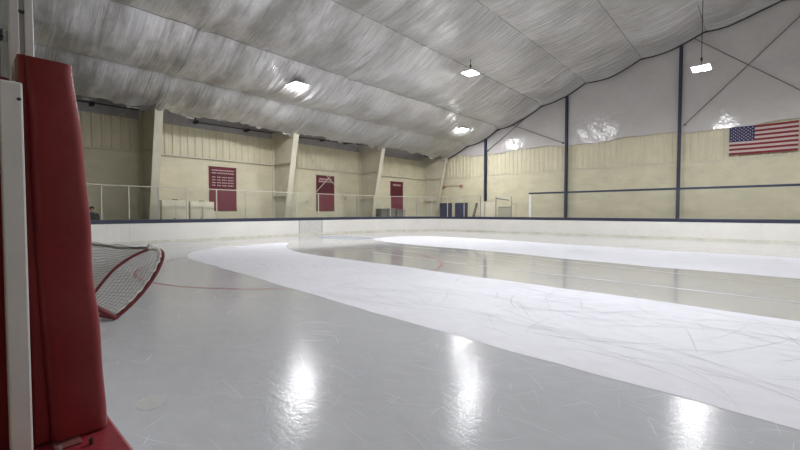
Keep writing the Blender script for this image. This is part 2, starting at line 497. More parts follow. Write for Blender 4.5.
for i in range(9):
    sp.append((-5.0+random.uniform(-.4,.6),3.3+random.uniform(-.35,.35),.73+random.uniform(-.12,.12),random.uniform(.2,.55),random.uniform(-.3,.3),random.uniform(.008,.016)))
marks(sp, 'skate_marks', M_mark, .0016, .01)
sp = []
for i in range(420):
    x = random.uniform(-17,2.5); y = random.uniform(5.0,8.9)
    if x < -12 and y < 6: continue
    sp.append((x,y,random.choice((random.gauss(0,.25),random.uniform(0,PI))),random.uniform(.4,2.6),random.uniform(-.7,.7),random.uniform(.006,.018)))
for i in range(160):
    sp.append((random.uniform(-15,2.5),random.uniform(15.8,20),random.uniform(0,PI),random.uniform(.6,2.8),random.uniform(-.5,.5),random.uniform(.01,.03)))
marks(sp, 'skate_marks', M_markd, .0042, .01)
# ------------------------------------------------------------------ ceiling
mb = MB()
xs = [XL]+[p[0] for p in PROF]
xs = [XL] + [-22.5,-14.8,-7,-.0, RIDGE]
sec = [(x, roof_z(x)+.75 if x > -25 else 8.45) for x in xs]
sec += [(2*RIDGE-x, z) for x,z in sec[-2::-1]]
A = [(x,YN,z) for x,z in sec]; B = [(x,YF+.3,z) for x,z in sec]
mb.strip(A,B)
mb.strip([(x,YN,z+.2) for x,z in sec],[(x,YF+.3,z+.2) for x,z in sec])
ceil = struct(mb.build('ceiling', M_roof, recalc=False))

def vnoise(u, v, seed):
    """smooth 2D value noise on arrays"""
    r = np.random.default_rng(seed); T = r.random((512,512))
    iu = np.floor(u).astype(int); iv = np.floor(v).astype(int)
    fu = u-iu; fv = v-iv
    fu = fu*fu*(3-2*fu); fv = fv*fv*(3-2*fv)
    a = T[iu%512, iv%512]; b = T[(iu+1)%512, iv%512]; c = T[iu%512,(iv+1)%512]; d = T[(iu+1)%512,(iv+1)%512]
    return (a*(1-fu)+b*fu)*(1-fv)+(c*(1-fu)+d*fu)*fv - .5
FRAMES = [-1.2, 7.7, 16.55, 25.5, 35.05]
SEAMS = [-22.5,-19.0,-14.8,-11.0,-7.0,-3.1,.8,3.0]
def liner_grid(x0, x1, dx, y0, y1, dy):
    xs = np.linspace(x0, x1, int(round((x1-x0)/dx))+1); ys = np.linspace(y0, y1, int(round((y1-y0)/dy))+1)
    X, Y = np.meshgrid(xs, ys, indexing='ij')
    Xm = np.where(X > RIDGE, 2*RIDGE-X, X)
    Z = np.interp(Xm, PX, PZ)
    S = np.array([-25.35]+SEAMS)
    idx = np.clip(np.searchsorted(S, Xm, side='right')-1, 0, len(S)-2)
    t = (Xm-S[idx])/(S[idx+1]-S[idx]); t = np.clip(t,0,1)
    bag = np.sin(PI*t)**.8
    big = vnoise(X*.25+idx*17.3, Y*.22, 3)
    amp = np.where(idx==0, .22, np.where(idx==1, .34, np.where(idx==2, .32, .22)))
    Z -= bag*(amp + .12*big)
    # long wrinkles across the bay
    ph = idx*31.7
    def ridge(a): return 1-np.abs(2*a)**.6
    sk = Xm*.9
    w = (.09*vnoise(Xm*.16+ph, Y*1.2+sk*.2, 5) + .09*ridge(vnoise(Xm*.20+ph, Y*1.5-sk*.22, 6))
         + .07*ridge(vnoise(Xm*.30+ph, Y*2.8+sk*.3, 7)) + .03*ridge(vnoise(Xm*.42+ph, Y*5.2+sk*.25, 8)))
    w = w*np.clip(.45+(Y-6)/18, .45, 1.)
    Z -= w*(.45+.55*bag)*(.8+1.1*(vnoise(X*.25,Y*.25,9)+.15)) - .08
    # lengthwise creases
    Z += .035*vnoise(Xm*1.6, Y*.6, 12)*bag
    # gathered tuck at each frame
    for fy in FRAMES:
        d = np.abs(Y-fy)
        Z -= (.12*np.exp(-(d/.35)**2) - .06*np.exp(-(d/.9)**2))*np.where(idx<=2, 1., .35)
    # ragged drooping eave edge
    e = np.exp(-((Xm+25.35)/.35)**2)
    Z += e*(.30*vnoise(X*0+3, Y*.9, 21)+.16*vnoise(X*0+9, Y*3.3, 22))
    # edge towards the end wall droops and waves
    e2 = np.exp(-((Y-35.2)/.5)**2)
    Z += e2*(-.10 + .22*vnoise(X*.55, Y*0+4, 23))
    return X, Y, Z
def grid_obj(X, Y, Z, name, m, parent):
    nx, ny = X.shape
    v = np.stack([X,Y,Z], -1).reshape(-1,3)
    i = np.arange(nx-1)[:,None]*ny + np.arange(ny-1)[None,:]
    f = np.stack([i, i+1, i+ny+1, i+ny], -1).reshape(-1,4)
    me = bpy.data.meshes.new(name)
    me.from_pydata(v.tolist(), [], f.tolist())
    me.materials.append(m)
    me.polygons.foreach_set('use_smooth', [True]*len(me.polygons))
    o = bpy.data.objects.new(name, me); COL.objects.link(o); o.parent = parent
    return o
liner = thing('ceiling_liner', 'silver wrinkled insulation liner hung in sagging bays under the roof', 'ceiling liner')
grid_obj(*liner_grid(-25.35, RIDGE, .12, -5.9, 35.2, .055), 'liner_sheet', M_liner, liner)
grid_obj(*liner_grid(RIDGE, 2*RIDGE+25.35, .5, -5.9, 35.2, .25), 'liner_sheet', M_liner, liner)
def liner_z(x, y): return roof_z(x)
for sx in SEAMS[:-1]:
    ys = np.linspace(-5.9, 35.1, 160)
    pts = []
    zz = np.interp(sx, PX, PZ)
    k = MB(); 
    _,_,Zs = liner_grid(sx, sx+.001, .001, -5.9, 35.1, 41/159)
    k.tube([(sx, y, float(z)-.008) for y,z in zip(ys, Zs[0])], .021, 5)
    k.build('seam_batten', M_seam, liner)
# torn pale scraps along the eave edge
for j in range(15):
    y = 2.5 + j*2.2 + random.uniform(-.5,.5)
    if y > 34.6: break
    w = random.uniform(.2,.6); z = float(liner_grid(-25.35,-25.34,.01,y,y+.01,.01)[2][0,0])-.10+random.uniform(-.03,.03)
    k = MB(); xx = -25.3
    n = 6
    top = [(xx+random.uniform(-.03,.03), y-w/2+w*i/n, z+.05+random.uniform(-.02,.03)) for i in range(n+1)]
    bot = [(xx+.05+random.uniform(-.04,.04), y-w/2+w*i/n, z+random.uniform(-.05,.02)) for i in range(n+1)]
    k.strip(top, bot); k.strip([(a[0]-.02,a[1],a[2]) for a in top],[(a[0]-.02,a[1],a[2]) for a in bot])
    k.build('torn_edge', M_torn, liner)
# gathered wraps over each column head
for fy in FRAMES:
    X = np.linspace(-25.5,-22.3,26)[:,None]*np.ones((1,24)); Yv = np.linspace(-.62,.62,24)[None,:]*np.ones((26,1))
    t = (X+25.5)/3.2
    wdt = .45+.75*t
    tt = (X+25.5)/3.2
    YY = np.clip(fy + Yv*wdt, -5.8, 35.15)
    Z = np.interp(X, PX, PZ) - .34 + .5*t**1.5 - .10*np.sin(PI*t) + .35*(np.abs(Yv)/.62)**2.2 + .07*vnoise(X*.7, Yv*11, 30+int(fy)) + .05*vnoise(X*.7, Yv*23, 50+int(fy))
    grid_obj(X, YY, Z, 'column_wrap', M_liner, liner)

# -------------------------------------------------------------------- walls
def rib_panel(u0, u1, z0, z1, pitch=.46, d=.05, rib=.10):
    """list of (u, depth) for a ribbed profile"""
    pts = [(u0,0)]
    u = u0 + pitch/2
    while u + rib < u1:
        pts += [(u-rib,0),(u-rib*.5,d),(u+rib*.5,d),(u+rib,0)]
        u += pitch
    pts.append((u1,0))
    return pts
ZS, ZR = 5.3, 7.35
# left wall
mb = MB(); mb.box(XL-.25, XL, YN, YF, 0, ZS)
wl = struct(mb.build('wall_left', M_beige_l))
k = MB(); pr = rib_panel(YN, YF, 0, 0)
k.strip([(XL-.02+d,u,ZS) for u,d in pr],[(XL-.02+d,u,ZR-.1) for u,d in pr]); k.box(XL-.25,XL-.03,YN,YF,ZS,ZR); k.build('ribbed_cladding', M_beige, wl)
k = MB(); k.box(XL-.25, XL-.01, YN, YF, ZR-.1, 8.45); k.build('insulation_strip', M_insul, wl)
# sloped insulation under the eave
k = MB(); k.strip([(XL,YN,8.2),(XL,YF,8.2)],[(-24.0,YN,8.8),(-24.0,YF,8.8)]); k.build('insulation_strip', M_insul, ceil)
k = MB(); k.box(XL, XL+.16, YN, YF, ZS-.04, ZS+.05); k.build('seam_trim', M_col, wl)
# far wall
mb = MB(); mb.box(XL-.25, XR+.25, YF, YF+.25, 0, ZS)
wf = struct(mb.build('wall_back', M_beige_l))
k = MB(); pr = rib_panel(XL, XR, 0, 0, pitch=.42, d=.032)
k.strip([(u,YF+.02-d,ZS) for u,d in pr],[(u,YF+.02-d,7.9) for u,d in pr]); k.box(XL,XR,YF+.03,YF+.2,ZS,7.9); k.build('ribbed_cladding', M_beige, wf)
k = MB()
pts = [(u, ZS+.02+.05*math.sin(u*.9)+.03*math.sin(u*2.3)) for u in np.linspace(XL, XR, 150)]
k.strip([(u,YF-.035,z+.05) for u,z in pts],[(u,YF-.035,z-.03) for u,z in pts])
k.build('seam_trim', M_col, wf)
# upper film: a bulging sheet with a wavy hem
nx, nz = 240, 46
U = np.linspace(XL, XR, nx)[:,None]*np.ones((1,nz)); T = np.linspace(0,1,nz)[None,:]*np.ones((nx,1))
bot = 7.50 + .10*np.sin(U*.7) + .05*np.sin(U*2.1) ; top = np.vectorize(roof_z)(U)+.7
Zf = bot+(top-bot)*T
Yf = YF-.06 - .05*(.5+vnoise(U*.5, Zf*.35, 40)) - .05*(.5+vnoise(U*1.3+Zf*.3, Zf*.7, 41)) - .03*vnoise(U*3, Zf*1.0, 42)
grid_obj(U, Yf, Zf, 'wall_film', M_film, wf)
_,_,ZE = liner_grid(-25.3, 31.0, 56.3/260, 35.19, 35.2, .01)  # dark tube painting the shadow of the gap below the liner's end edge
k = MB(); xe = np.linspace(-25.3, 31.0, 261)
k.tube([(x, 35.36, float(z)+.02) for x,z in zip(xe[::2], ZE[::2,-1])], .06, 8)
k.build('gap_shadow_strip', mat('gap_shadow', (.05,.042,.04), .7), wf, smooth=True)
k = MB(); k.strip([(x,YF+.1,5) for x in (XL,RIDGE,XR)], [(XL,YF+.1,9.0),(RIDGE,YF+.1,17),(XR,YF+.1,9.0)]); k.build('backing', M_insul, wf)
# right and near walls (outside the picture, close the hall)
mb = MB(); mb.box(XR, XR+.25, YN, YF, 0, 9.2); struct(mb.build('wall_right', M_beige))
mb = MB(); mb.box(XL-.25, XR+.25, YN-.25, YN, 0, 9.2)
mb.strip([(x,YN-.1,8.5) for x in (XL,RIDGE,XR)], [(XL,YN-.1,9.0),(RIDGE,YN-.1,17),(XR,YN-.1,9.0)])
struct(mb.build('wall_front', M_beige))

# ----------------------------------------------------------- left columns
def column(fy, label, w=.42):
    t = thing('steel_column', label, 'column', (-27.0, fy, .14), 'tapered columns along the left wall')
    xb, xt, zt = -26.5, -24.82, 7.75
    k = MB()
    th = .05
    vs = [(xb,fy-w/2,.14),(xb,fy+w/2,.14),(xt,fy+w/2,zt),(xt,fy-w/2,zt)]
    k.add(vs+[(x-th,y,z) for x,y,z in vs], [(0,1,2,3),(7,6,5,4),(0,4,5,1),(1,5,6,2),(2,6,7,3),(3,7,4,0)])
    k.build('inner_flange', M_col, t)
    k = MB(); vs = [(XL+.05,fy-.03,.14),(xb-th,fy-.03,.14),(xt-th,fy-.03,zt),(XL+.05,fy-.03,zt)]
    k.add(vs+[(x,y+.06,z) for x,y,z in vs], [(0,1,2,3),(7,6,5,4),(0,4,5,1),(1,5,6,2),(2,6,7,3),(3,7,4,0)])
    k.build('web', M_col, t)
    k = MB(); k.box(XL+.01, XL+.06, fy-w/2, fy+w/2, .14, zt); k.build('outer_flange', M_col, t)
    for z in (2.9, ZS+.03):
        xf = xb+(xt-xb)*(z-.14)/(zt-.14)
        k = MB(); k.box(XL+.06, xf-th, fy-w/2+.01, fy-.03, z-.03, z+.03); k.build('stiffener', M_col, t)
    k = MB(); k.rbox(xb-.75, xb+.12, fy-w/2-.06, fy+w/2+.06, .14, .17, .005); k.build('base_plate', M_col, t)
    return t
for fy, lab in ((7.7,'cream tapered steel column beside the two cream cabinets on the left'),
                (16.55,'cream tapered steel column between the listed-lines banner and the middle banner'),
                (25.5,'cream tapered steel column just left of the farthest maroon banner'),
                (35.05,'cream tapered steel column in the far corner beside the navy doors')):
    column(fy, lab)
# bracing rods on the left wall
def rod(a, b, m, label, r=.025, cat='brace', grp='bracing rods on the left wall'):
    k = MB(); k.tube([a,b], r, 6)
    o = tag(k.build('bracing_rod', m, smooth=True), label, cat, grp)
    for p in (a,b):
        k = MB()
        if m is M_rodl: k.rbox(XL-.03, p[0]+.02, p[1]-.06, p[1]+.06, p[2]-.06, p[2]+.06, .01)
        else: k.rbox(p[0]-.06, p[0]+.06, p[1]-.02, YF-.09, p[2]-.06, p[2]+.06, .01)
        k.build('anchor', m, o)
    return o
xw = -27.72
rod((xw,18.3,7.45),(xw,23.6,2.9), M_rodl, 'beige diagonal rod falling to the right across the middle maroon banner')
rod((xw+.09,25.1,8.0),(xw+.09,19.4,2.6), M_rodl, 'beige diagonal rod rising to the right across the middle maroon banner')
rod((xw,3.4,4.6),(xw,7.3,8.0), M_rodl, 'beige diagonal rod rising towards the first column above the red pad')
# dark sprinkler pipe under the eave
k = MB(); k.tube([(-27.5,10.6,8.1),(-27.5,10.6,7.62),(-27.5,10.75,7.55),(-27.5,16.2,7.65)], .045, 8)
pipe = tag(k.build('sprinkler_pipe', M_pipe, smooth=True), 'dark pipe under the eave between the first and second left columns', 'pipe')
for y in (10.7, 14.2):
    k = MB(); k.rbox(XL-.03,-27.42,y-.10,y+.10,7.50,7.68,.02); k.build('pipe_clamp', M_dark, pipe)
k = MB(); k.tube([(-27.5,-3,7.6),(-27.5,7.4,7.75)], .045, 8)
p2 = tag(k.build('sprinkler_pipe', M_pipe, smooth=True), 'dark pipe under the eave left of the first left column', 'pipe')
for y in (1.5,5.2):
    k = MB(); k.rbox(XL-.03,-27.42,y-.09,y+.09,7.58,7.78,.02); k.build('pipe_clamp', M_dark, p2)
k = MB(); k.tube([(-27.5,17.0,7.62),(-27.5,25.2,7.9)], .045, 8)
p3 = tag(k.build('sprinkler_pipe', M_pipe, smooth=True), 'dark pipe under the eave above the middle maroon banner', 'pipe')
for y in (18.0,20.9,23.5):
    k = MB(); k.rbox(XL-.03,-27.42,y-.09,y+.09,7.50+.034*(y-16),7.66+.034*(y-16),.02); k.build('pipe_clamp', M_dark, p3)

# far wall columns and bracing
for x, z0, lab in ((-20.42,.14,'navy steel column at the far left, ending behind the cream partition'),
                   (-12.55,.14,'navy steel column on the end wall, middle of the three'),
                   (-4.50,.14,'navy steel column on the end wall, left of the flag')):
    t = thing('end_column', lab, 'column', (x, YF-.35, .14), 'navy columns on the end wall')
    zt = roof_z(x)+.2
    k = MB(); k.box(x-.095,x+.095,YF-.36,YF-.33,.14,zt); k.build('inner_flange', M_navy, t)
    k = MB(); k.box(x-.02,x+.02,YF-.33,YF-.13,.14,zt); k.build('web', M_navy, t)
    k = MB(); k.box(x-.095,x+.095,YF-.13,YF-.10,.14,zt); k.build('outer_flange', M_navy, t)
for a, b, lab in (((-20.2,7.75),(-14.6,11.45),'thin dark rod rising right between the two left navy columns'),
                  ((-19.0,10.55),(-12.86,7.68),'thin dark rod falling right between the two left navy columns'),
                  ((-4.2,8.0),(3.0,15.3),'thin dark rod rising right above the flag'),
                  ((-4.0,14.2),(3.2,7.95),'thin dark rod falling right above the flag')):
    yy = YF-.24 if 'rising' in lab else YF-.30
    rod((a[0],yy,a[1]),(b[0],yy,b[1]), M_rod, lab, .03, grp='bracing rods on the end wall')
# doors on the end wall
def door(x0, x1):
    k = MB(); k.rbox(x0, x1, YF-.10, YF-.02, .14, 2.58, .01)
    d = struct(k.build('door_%d' % (1 if x0 < -25 else 2), M_navyb))
    k = MB(); k.box(x0-.07,x0,YF-.12,YF-.01,.14,2.65); k.box(x1,x1+.07,YF-.12,YF-.01,.14,2.65); k.box(x0-.07,x1+.07,YF-.12,YF-.01,2.58,2.66)
    k.build('door_frame', M_navy, d)
    k = MB(); k.tube([(x1-.14,YF-.10,1.15),(x1-.14,YF-.17,1.15),(x1-.28,YF-.17,1.15)], .015, 6); k.build('door_handle', M_galv, d)
door(-25.98,-24.62); door(-24.02,-22.66)
# two small red boxes joined by a conduit
for x, lab in ((-25.5,'small dull red wall box nearer the far corner, above the navy doors'),(-23.35,'small dull red wall box right of its twin, above the navy doors')):
    k = MB(); k.rbox(x-.19,x+.19,YF-.16,YF-.005,4.34,4.56,.02)
    b = tag(k.build('wall_box', M_redbox), lab, 'wall box', 'red wall boxes')
    k = MB(); k.tube([(x,YF-.16,4.45),(x,YF-.20,4.45)], .07, 12); k.build('sounder', M_redbox, b)
k = MB(); k.tube([(-25.28,YF-.03,4.47),(-23.57,YF-.03,4.47)], .02, 6); tag(k.build('conduit', M_redbox), 'thin reddish conduit joining the two red wall boxes', 'conduit')

# ------------------------------------------------------------------ banners
def banner(y0, lines, label, bars):
    t = thing('banner', label, 'banner', (XL+.03, y0, 1.78), 'maroon banners on the left wall')
    y1 = y0+1.9
    k = MB(); x0 = XL+.02
    n = 12
    A=[];B=[]
    k.box(x0, x0+.03, y0, y1, 1.78, 4.82)
    cloth = k.build('banner_cloth', M_banner, t)
    k = MB(); k.box(x0+.03, x0+.036, y0+.10, y1-.10, 3.33, 4.68); k.build('darker_field', M_bannerd, t)  # darker maroon field over the upper part of the cloth
    for i, (za, zb, segs) in enumerate(bars):
        for (a,b) in segs:
            k = MB()
            # rows of lettering, too small to read in the picture: short strokes
            u = a
            while u < b-.02:
                w = random.uniform(.06,.12)
                k.box(x0+.036, x0+.042, y0+u, y0+min(b,u+w), za+random.uniform(0,.015), zb-random.uniform(0,.015))
                u += w+.03
            k.build('lettering', M_pink, t)
    for z in (4.80, 1.80):
        k = MB(); k.tube([(x0+.02,y0-.03,z),(x0+.02,y1+.03,z)], .025, 6); k.build('hem_rod', M_bannerd, t)
    return t
rows = [(4.52,4.62,[(.18,1.72)]),(4.33,4.43,[(.18,.48),(.55,1.72)])]
for i in range(4):
    z = 4.10-.19*i
    rows.append((z-.045,z+.045,[(.20,.46),(.54,.80),(.86,1.22),(1.28,1.70)]))
banner(11.57, 6, 'maroon banner with rows of pale lettering behind the cream cabinets', rows)
banner(20.41, 1, 'maroon banner crossed by the diagonal rods, middle of the three', [(4.42,4.60,[(.28,1.62)]),(4.22,4.38,[(.2,1.7)])])
banner(29.5, 1, 'maroon banner farthest away, near the far corner column', [(4.36,4.56,[(.35,1.55)])])

# ------------------------------------------------------------- American flag
fx0, fx1, fz0, fz1 = -1.68, 1.68, 5.56, 7.44
def flag_pt(u, v):
    x = fx0+(fx1-fx0)*u; z = fz0+(fz1-fz0)*v
    y = YF-.20 - .02*math.sin(u*9+v*2) - .012*math.sin(u*17-v*3)
    z += -.03*math.sin(PI*u)*v
    return (x, y, z)
k = MB()
NU = 60
for s in range(13):
    for i in range(NU):
        u0, u1 = i/NU, (i+1)/NU
        v0, v1 = s/13, (s+1)/13
        mi = 0 if s % 2 == 0 else 1
        if s >= 6 and u1 <= .385: mi = 2
        k.add([flag_pt(u0,v0),flag_pt(u1,v0),flag_pt(u1,v1),flag_pt(u0,v1)], [(0,1,2,3)], mi)
cw, ch = .3833, 7/13
for r_ in range(9):
    for c_ in range(11):
        if (r_+c_) % 2: continue
        u = cw*(c_+1)/12; v = 1-ch*(r_+1)/10
        pts = []
        for j in range(10):
            rr = .052 if j%2==0 else .021
            a = PI/2+j*PI/5
            p = flag_pt(u+rr*math.cos(a)/(fx1-fx0), v+rr*math.sin(a)/(fz1-fz0))
            pts.append((p[0], p[1]-.004, p[2]))
        c = flag_pt(u,v); pts.append((c[0],c[1]-.004,c[2]))
        k.add(pts, [(j,(j+1)%10,10) for j in range(10)], 1)
fl = tag(k.build('flag', [M_fl_red, M_fl_wht, M_fl_blu], recalc=False), 'American flag hung flat on the end wall at the right', 'flag')
for (u,v) in ((.01,.985),(.99,.985),(.01,.015),(.99,.015)):
    p = flag_pt(u,v); k = MB(); k.tube([(p[0],p[1]-.01,p[2]),(p[0],YF-.03,p[2])], .015, 8); k.build('grommet', M_galv, fl)
k = MB(); p=[flag_pt(0,v) for v in np.linspace(0,1,8)]; k.tube([(a[0]-.01,a[1],a[2]) for a in p], .014, 6); k.build('header_band', M_fl_wht, fl)

# ------------------------------------------------------------- dasher boards
def seglen(P): return [0]+list(np.cumsum([math.dist(P[i][:2],P[i+1][:2]) for i in range(len(P)-1)]))
SL = seglen(RP)
def sub(s0, s1, step=.35):
    out = []
    n = max(1,int((s1-s0)/step))
    for i in range(n+1):
        s = s0+(s1-s0)*i/n
        j = min(len(RP)-2, max(0, int(np.searchsorted(SL, s, side='right'))-1))
        d = SL[j+1]-SL[j]
        t = 0 if d < 1e-9 else (s-SL[j])/d
        a, b = RP[j], RP[j+1]
        q = [a[m]+(b[m]-a[m])*t for m in range(4)]
        l = math.hypot(q[2],q[3]) or 1
        out.append((q[0],q[1],q[2]/l,q[3]/l))
    return out
def s_of(x, y):
    best = (1e9,0)
    for j in range(len(RP)-1):
        a = Vector(RP[j][:2]); b = Vector(RP[j+1][:2]); d = b-a
        if d.length < 1e-9: continue
        t = max(0,min(1,(Vector((x,y))-a).dot(d)/d.length_squared)); p = a+d*t
        dd = (p-Vector((x,y))).length
        if dd < best[0]: best = (dd, SL[j]+t*d.length)
    return best[1]
HB = 1.08
boards = thing('dasher_boards', 'white scuffed rink boards with a navy ledge running round the ice', 'rink boards')
s_start = s_of(-14, .27); s_end = s_of(24.0, 30.35)
g0, g1 = s_of(-25.05,16.82), s_of(-25.05,18.87)
cuts = []
s = s_start
while s < g0-2.5: cuts.append((s, s+2.4)); s += 2.4
cuts.append((s, g0)); cuts.append((g0, g1)); s = g1
while s < s_end-.1: cuts.append((s, min(s_end, s+2.4))); s += 2.4
for (a,b) in cuts:
    gate = abs(a-g0) < 1e-6
    k = MB(); k.sweep(sub(a+.002,b-.002), [(0,.12),(0,HB),(.05,HB),(.05,.12)])
    k.build('gate_panel' if gate else 'board_panel', M_gate if gate else M_board, boards)
k = MB(); k.sweep(sub(s_start, s_end), [(-.012,0),(-.012,.12),(.05,.12),(.05,0)]); k.build('kick_plate', M_kick, boards)
k = MB(); k.sweep(sub(s_start, s_end), [(-.012,HB),(-.012,HB+.19),(.0,HB+.21),(.18,HB+.21),(.18,HB)]); k.build('cap_ledge', M_navy, boards)
k = MB(); k.sweep(sub(s_start, s_end), [(.05,.12),(.05,HB),(.16,HB),(.16,.12)]); k.build('backing_frame', M_galv, boards)
for gx in (g0, g1):
    p = sub(gx-.02, gx+.02)[0]
    k = MB(); k.box(p[0]-.01,p[0]+.008,p[1]-.03,p[1]+.03,.03,HB); k.build('gate_edge', M_galv, boards)

# near side boards with red cap, below the camera
near = thing('dasher_boards', 'near rink boards under the red pad, topped with a red ledge', 'rink boards', (0,.2,0))
k = MB(); k.box(-13.9, 24, .222, .272, .005, 1.06); k.build('board_panel', M_board, near)
k = MB(); k.box(-13.9, 24, .10, .222, .14, 1.06); k.build('backing_frame', M_galv, near)
k = MB(); k.rbox(-13.9, 24, .00, .287, 1.06, 1.105, .008); k.build('cap_ledge', M_redcap, near)

# ------------------------------------------------------- tall glass on left
ZT = 3.12; ZB = HB+.21
left_posts = [(-25.05,3.7),(-25.05,4.97),(-25.05,6.22),(-25.05,7.64),(-25.05,9.12),(-25.05,10.87),(-25.05,12.77),(-25.05,14.75),(-25.05,16.65),(-25.05,18.58),(-25.05,20.56),(-25.05,22.52),(-24.97,24.39),(-24.52,26.01),(-23.94,27.13),(-23.21,28.08),(-22.21,28.98),(-20.99,29.70),(-19.56,30.19),(-18.02,30.35)]
screen = thing('glass_screen', 'tall clear glass screen with pale posts along the left boards and corner', 'glass screen', (-25.1,14,ZB))
OFF = .07
def opos(x,y):
    q = sub(s_of(x,y), s_of(x,y)+.01)[0]
    return q
qs = [opos(x,y) for x,y in left_posts]
for i,q in enumerate(qs):
    x,y,nx,ny = q
    c = (x+nx*OFF, y+ny*OFF)
    ang = math.atan2(ny,nx)
    Mx = Matrix.Translation((c[0],c[1],0)) @ Matrix.Rotation(ang,4,'Z')
    k = MB(); k.rbox(-.03,.03,-.03,.03,ZB,ZT,.006,M=Mx); k.build('post', M_aluw if i%4!=3 else M_galv, screen)
ss = [s_of(x,y) for x,y in left_posts]
for a,b in zip(ss[:-1],ss[1:]):
    k = MB(); k.sweep(sub(a+.035,b-.035), [(OFF-.006,ZB),(OFF-.006,ZT-.05),(OFF+.006,ZT-.05),(OFF+.006,ZB)]); k.build('pane', M_glass, screen)
k = MB(); k.sweep(sub(ss[0],ss[-1]), [(OFF-.025,ZT-.05),(OFF-.025,ZT),(OFF+.025,ZT),(OFF+.025,ZT-.05)]); k.build('top_rail', M_aluw, screen)

# end screen with navy rail
es = thing('glass_screen', 'clear end screen with a white post and a dark navy top rail', 'glass screen', (-13.5,30.42,ZB))
k = MB(); k.rbox(-13.62,-13.44,30.38,30.48,ZB,ZT-.02,.01); k.build('post', M_white, es)
k = MB(); k.rbox(-13.66,24,30.39,30.48,ZT-.02,ZT+.11,.012); k.build('top_rail', M_navy, es)
for a in np.arange(-13.4, 23, 3.6):
    k = MB(); k.box(a+.01,a+3.59,30.425,30.437,ZB,ZT-.02); k.build('pane', M_glass, es)

# -------------------------------------------- things behind the boards, left
def cabinet(y0, y1, zt, label):
    t = thing('cabinet', label, 'cabinet', (-26.15,(y0+y1)/2,.14), 'cream cabinets behind the left glass')
    x0, x1 = -26.62, -26.12
    k = MB(); k.rbox(x0,x1,y0,y1,.20,zt,.012); k.build('body', M_cab, t)
    k = MB(); k.box(x0+.03,x1-.03,y0+.03,y1-.03,.14,.20); k.build('plinth', M_dark, t)
    for a,b in ((y0+.02,(y0+y1)/2-.006),((y0+y1)/2+.006,y1-.02)):
        k = MB(); k.rbox(x1,x1+.02,a,b,.24,zt-.03,.006); d = k.build('door', M_cab, t)
    k = MB(); k.rbox(x1+.02,x1+.05,(y0+y1)/2-.10,(y0+y1)/2-.04,1.2,1.35,.008); k.build('latch', M_dark, t)
    k = MB(); k.tube([(x1-.1,(y0+y1)/2-.14,zt),(x1-.1,(y0+y1)/2-.12,zt+.045),(x1-.1,(y0+y1)/2+.12,zt+.045),(x1-.1,(y0+y1)/2+.14,zt)], .025, 6); k.build('top_handle', M_dark, t)
    return t
cabinet(8.10,9.60,2.40,'cream two-door cabinet next to the first left column')
cabinet(9.68,11.14,2.35,'cream two-door cabinet in front of the lettered maroon banner')

def bin_(y0, y1, zt, label):
    t = thing('storage_bin', label, 'bin', (-26.0,(y0+y1)/2,.14), 'grey bins behind the left glass')
    k = MB()
    x0, x1 = -26.30, -25.62
    vs = [(x0+.05,y0+.06,.16),(x1-.05,y0+.06,.16),(x1-.05,y1-.06,.16),(x0+.05,y1-.06,.16),(x0,y0,zt-.08),(x1,y0,zt-.08),(x1,y1,zt-.08),(x0,y1,zt-.08)]
    k.add(vs, [(0,3,2,1),(4,5,6,7),(0,1,5,4),(1,2,6,5),(2,3,7,6),(3,0,4,7)]); k.build('body', M_bin, t)
    k = MB(); k.rbox(x0-.03,x1+.03,y0-.02,y1+.02,zt-.08,zt,.02); k.build('lid', M_bin, t)
    k = MB(); k.tube([(x1+.02,y0+.2,zt-.16),(x1+.06,y0+.22,zt-.16),(x1+.06,y1-.22,zt-.16),(x1+.02,y1-.2,zt-.16)], .015, 6); k.build('handle', M_dark, t)
    for yy in (y0+.16,y1-.16):
        k = MB(); k.tube([(x1-.14,yy-.03,.20),(x1-.14,yy+.03,.20)], .06, 12); k.build('wheel', M_dark, t)
bin_(25.88,26.72,2.02,'grey-green lidded bin right beside the third left column')
bin_(26.84,27.86,2.04,'grey-green lidded bin in the middle, left of the farthest banner')
bin_(28.0,29.2,1.93,'grey-green lidded bin under the farthest maroon banner')

